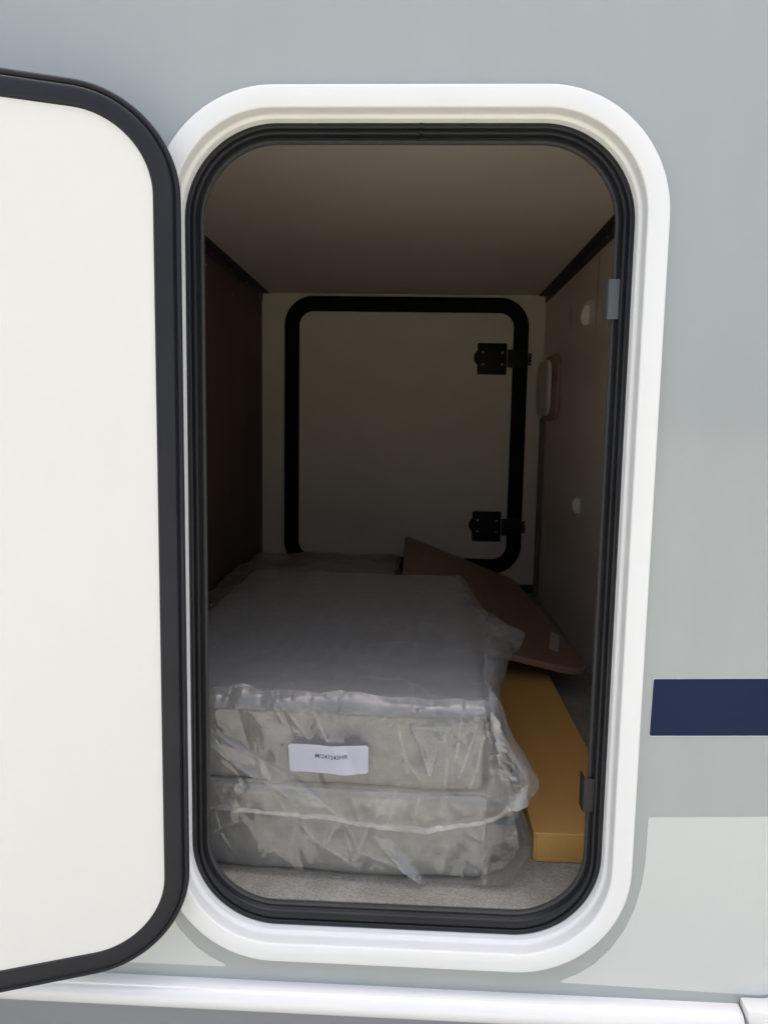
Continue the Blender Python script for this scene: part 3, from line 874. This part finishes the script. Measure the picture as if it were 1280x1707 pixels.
# welded, gathered hem of the bag mouth
def hem():
    bm = bmesh.new(); rows = []
    path = []
    def add(x, y, nx, ny): path.append((x, y, nx, ny))
    k = 0
    x = -.135
    while x < .405: add(x, .0945, 0, -1); x += .0022
    for i in range(1, 12):
        a = -PI / 2 + PI / 2 * i / 12; add(.405 + .03 * math.cos(a), .1245 + .03 * math.sin(a), math.cos(a), math.sin(a))
    y = .13
    while y < .95: add(.435 + .022 * gauss(y - .16, .14), y, 1, 0); y += .004
    for i, (x, y, nx, ny) in enumerate(path):
        z = hemz(x, y); pnt = Vector((x, y, z))
        o_ = .003 + crinkle(Vector((x, y, z)), .011) + .003 * abs(noise.noise(Vector((x * 90, y * 60, 0))))
        wd = .0040 + .0024 * noise.noise(Vector((x * 10, y * 5, 5)))
        row = []
        for s, e in ((1, 0), (.6, .0008), (0, .0010 + .0022 * noise.noise(Vector((x * 160, 0, 2)))), (-.6, .0008), (-1, -.0006), (-.5, -.0008), (.5, -.0008)):
            row.append(bm.verts.new((x + nx * (o_ + e), y + ny * (o_ + e), z + s * wd + .0015 * noise.noise(Vector((x * 55, y * 40, 8))))))
        rows.append(row)
    for A, B in zip(rows[:-1], rows[1:]):
        for k in range(7): bm.faces.new((A[k], B[k], B[(k + 1) % 7], A[(k + 1) % 7]))
    bm.transform(offA); return obj('hem', bm, M_HEM, bagA, angle=60)
hem()
# sticker with its number
def sticker():
    bm = bmesh.new(); x0, x1, z0, z1 = .1275, .2395, .2005, .2415
    nu, nv = 44, 16; rows = []
    def sy(x, z):
        d, _ = seg_dist(x, z, (.185, .245), (.207, .198))
        return .0802 - .0022 * math.sin((x - x0) * 40) * .5 - .0026 * max(0, 1 - d / .016)
    def wz(x, t_): return (.0006 * math.sin((x - x0) / (x1 - x0) * 6.0 + .4) - (.0022 * gauss(x - .207, .03) if t_ < .5 else .0008 * gauss(x - .19, .03)) + (x - x0) * .03)
    def edge_in(t_):   # rounded corners
        return 0
    for i in range(nu + 1):
        u = i / nu; row = []
        x = x0 + (x1 - x0) * u
        dx = min(x - x0, x1 - x); r = .003
        inset = 0 if dx >= r else r - math.sqrt(max(0, r * r - (r - dx) ** 2))
        for j in range(nv + 1):
            t_ = j / nv
            z = z0 + inset + (z1 - z0 - 2 * inset) * t_
            zz = z + wz(x, t_)
            xx = x - (t_ - .0) * .0025 * (1 - u)
            row.append(bm.verts.new((xx, sy(xx, z), zz)))
        rows.append(row)
    for A, B in zip(rows[:-1], rows[1:]):
        for k in range(nv): bm.faces.new((A[k], A[k + 1], B[k + 1], B[k]))
    bmesh.ops.solidify(bm, geom=bm.faces[:], thickness=.0003)
    bm.transform(offA)
    st = obj('sticker', bm, M_PAPER, bagA, angle=60); st['label'] = 'white sticker with a printed number'
    fc = bpy.data.curves.new('lettering', 'FONT'); fc.body = 'M/247243HR'; fc.size = .0082; fc.align_x = 'CENTER'; fc.align_y = 'CENTER'
    fc.offset = .00004; fc.space_character = 1.06; fc.resolution_u = 4
    fo = bpy.data.objects.new('tmp_text', fc); COL.objects.link(fo)
    dg = bpy.context.evaluated_depsgraph_get(); dg.update()
    me = bpy.data.meshes.new_from_object(fo.evaluated_get(dg))
    bpy.data.objects.remove(fo)
    xc, zc = .1868, .2255
    for v in me.vertices:
        x = xc + v.co.x; z = zc + v.co.y + wz(x, .6) - .0010 * gauss(x - .185, .012)
        v.co = offA @ Vector((x, sy(x, z) - .0005, z))
    me.materials.append(M_INK)
    lo = bpy.data.objects.new('lettering', me); COL.objects.link(lo); lo.parent = st
sticker()

# bag around the lower cushion
B_D = (-.139, .428, .1000, 1.015, .0310, .1662)
def dispB(p, n_):
    q = p.copy(); front = max(0, -n_.y); side = max(0, n_.x); down = max(0, -n_.z)
    h = crinkle(p, .007 if front > .3 else (.008 if side > .3 else .002)) * (1 - down)
    if front > .2: h += (hB(p.x, p.z) * .8 + patch_h(p.x, p.z, PATCHB)) * front
    q += n_ * h
    if side > .2:
        q.x += .034 * gauss(p.z - .105, .05) * gauss(p.y - .12, .25) * side * (1 + .2 * noise.noise(p * 20))
        q.x += .008 * side
    if down > .2: q.z = max(q.z, .0306)
    return q
bagB = thing('plastic_bag', 'clear plastic bag around the lower cushion, resting on the grey floor', 'plastic bag', (.14, .56, IZ0), 'clear plastic bags around the cushions')
offB = Matrix.Translation(-Vector(bagB.location)) @ SHEAR
bm = rbox(B_D, .010, (.0024, .009, .0022), dispB, layer=layB); bm.transform(offB); obj('film', bm, M_FILM, bagB, angle=28)

# bag on the farthest cushion
C_D = (-.318, .236, 1.14, 1.95, .0335, .184)
def dispC(p, n_):
    q = p + n_ * (crinkle(p, .012) + .012 * max(0, n_.z) * max(0, noise.noise(Vector((p.x * 5, p.y * 4, 2)))))
    q.z = max(q.z, .0318); q.x = max(q.x, -.325)
    return q
bagC = thing('plastic_bag', 'clear plastic bag on the farthest cushion below the far hatch', 'plastic bag', (-.04, 1.55, IZ0), 'clear plastic bags around the cushions')
bm = rbox(C_D, .02, (.011, .014, .009), dispC, layer=lambda p, n_: 0.0); bm.transform(Matrix.Translation(-Vector(bagC.location))); obj('film', bm, M_FILM, bagC, angle=55)
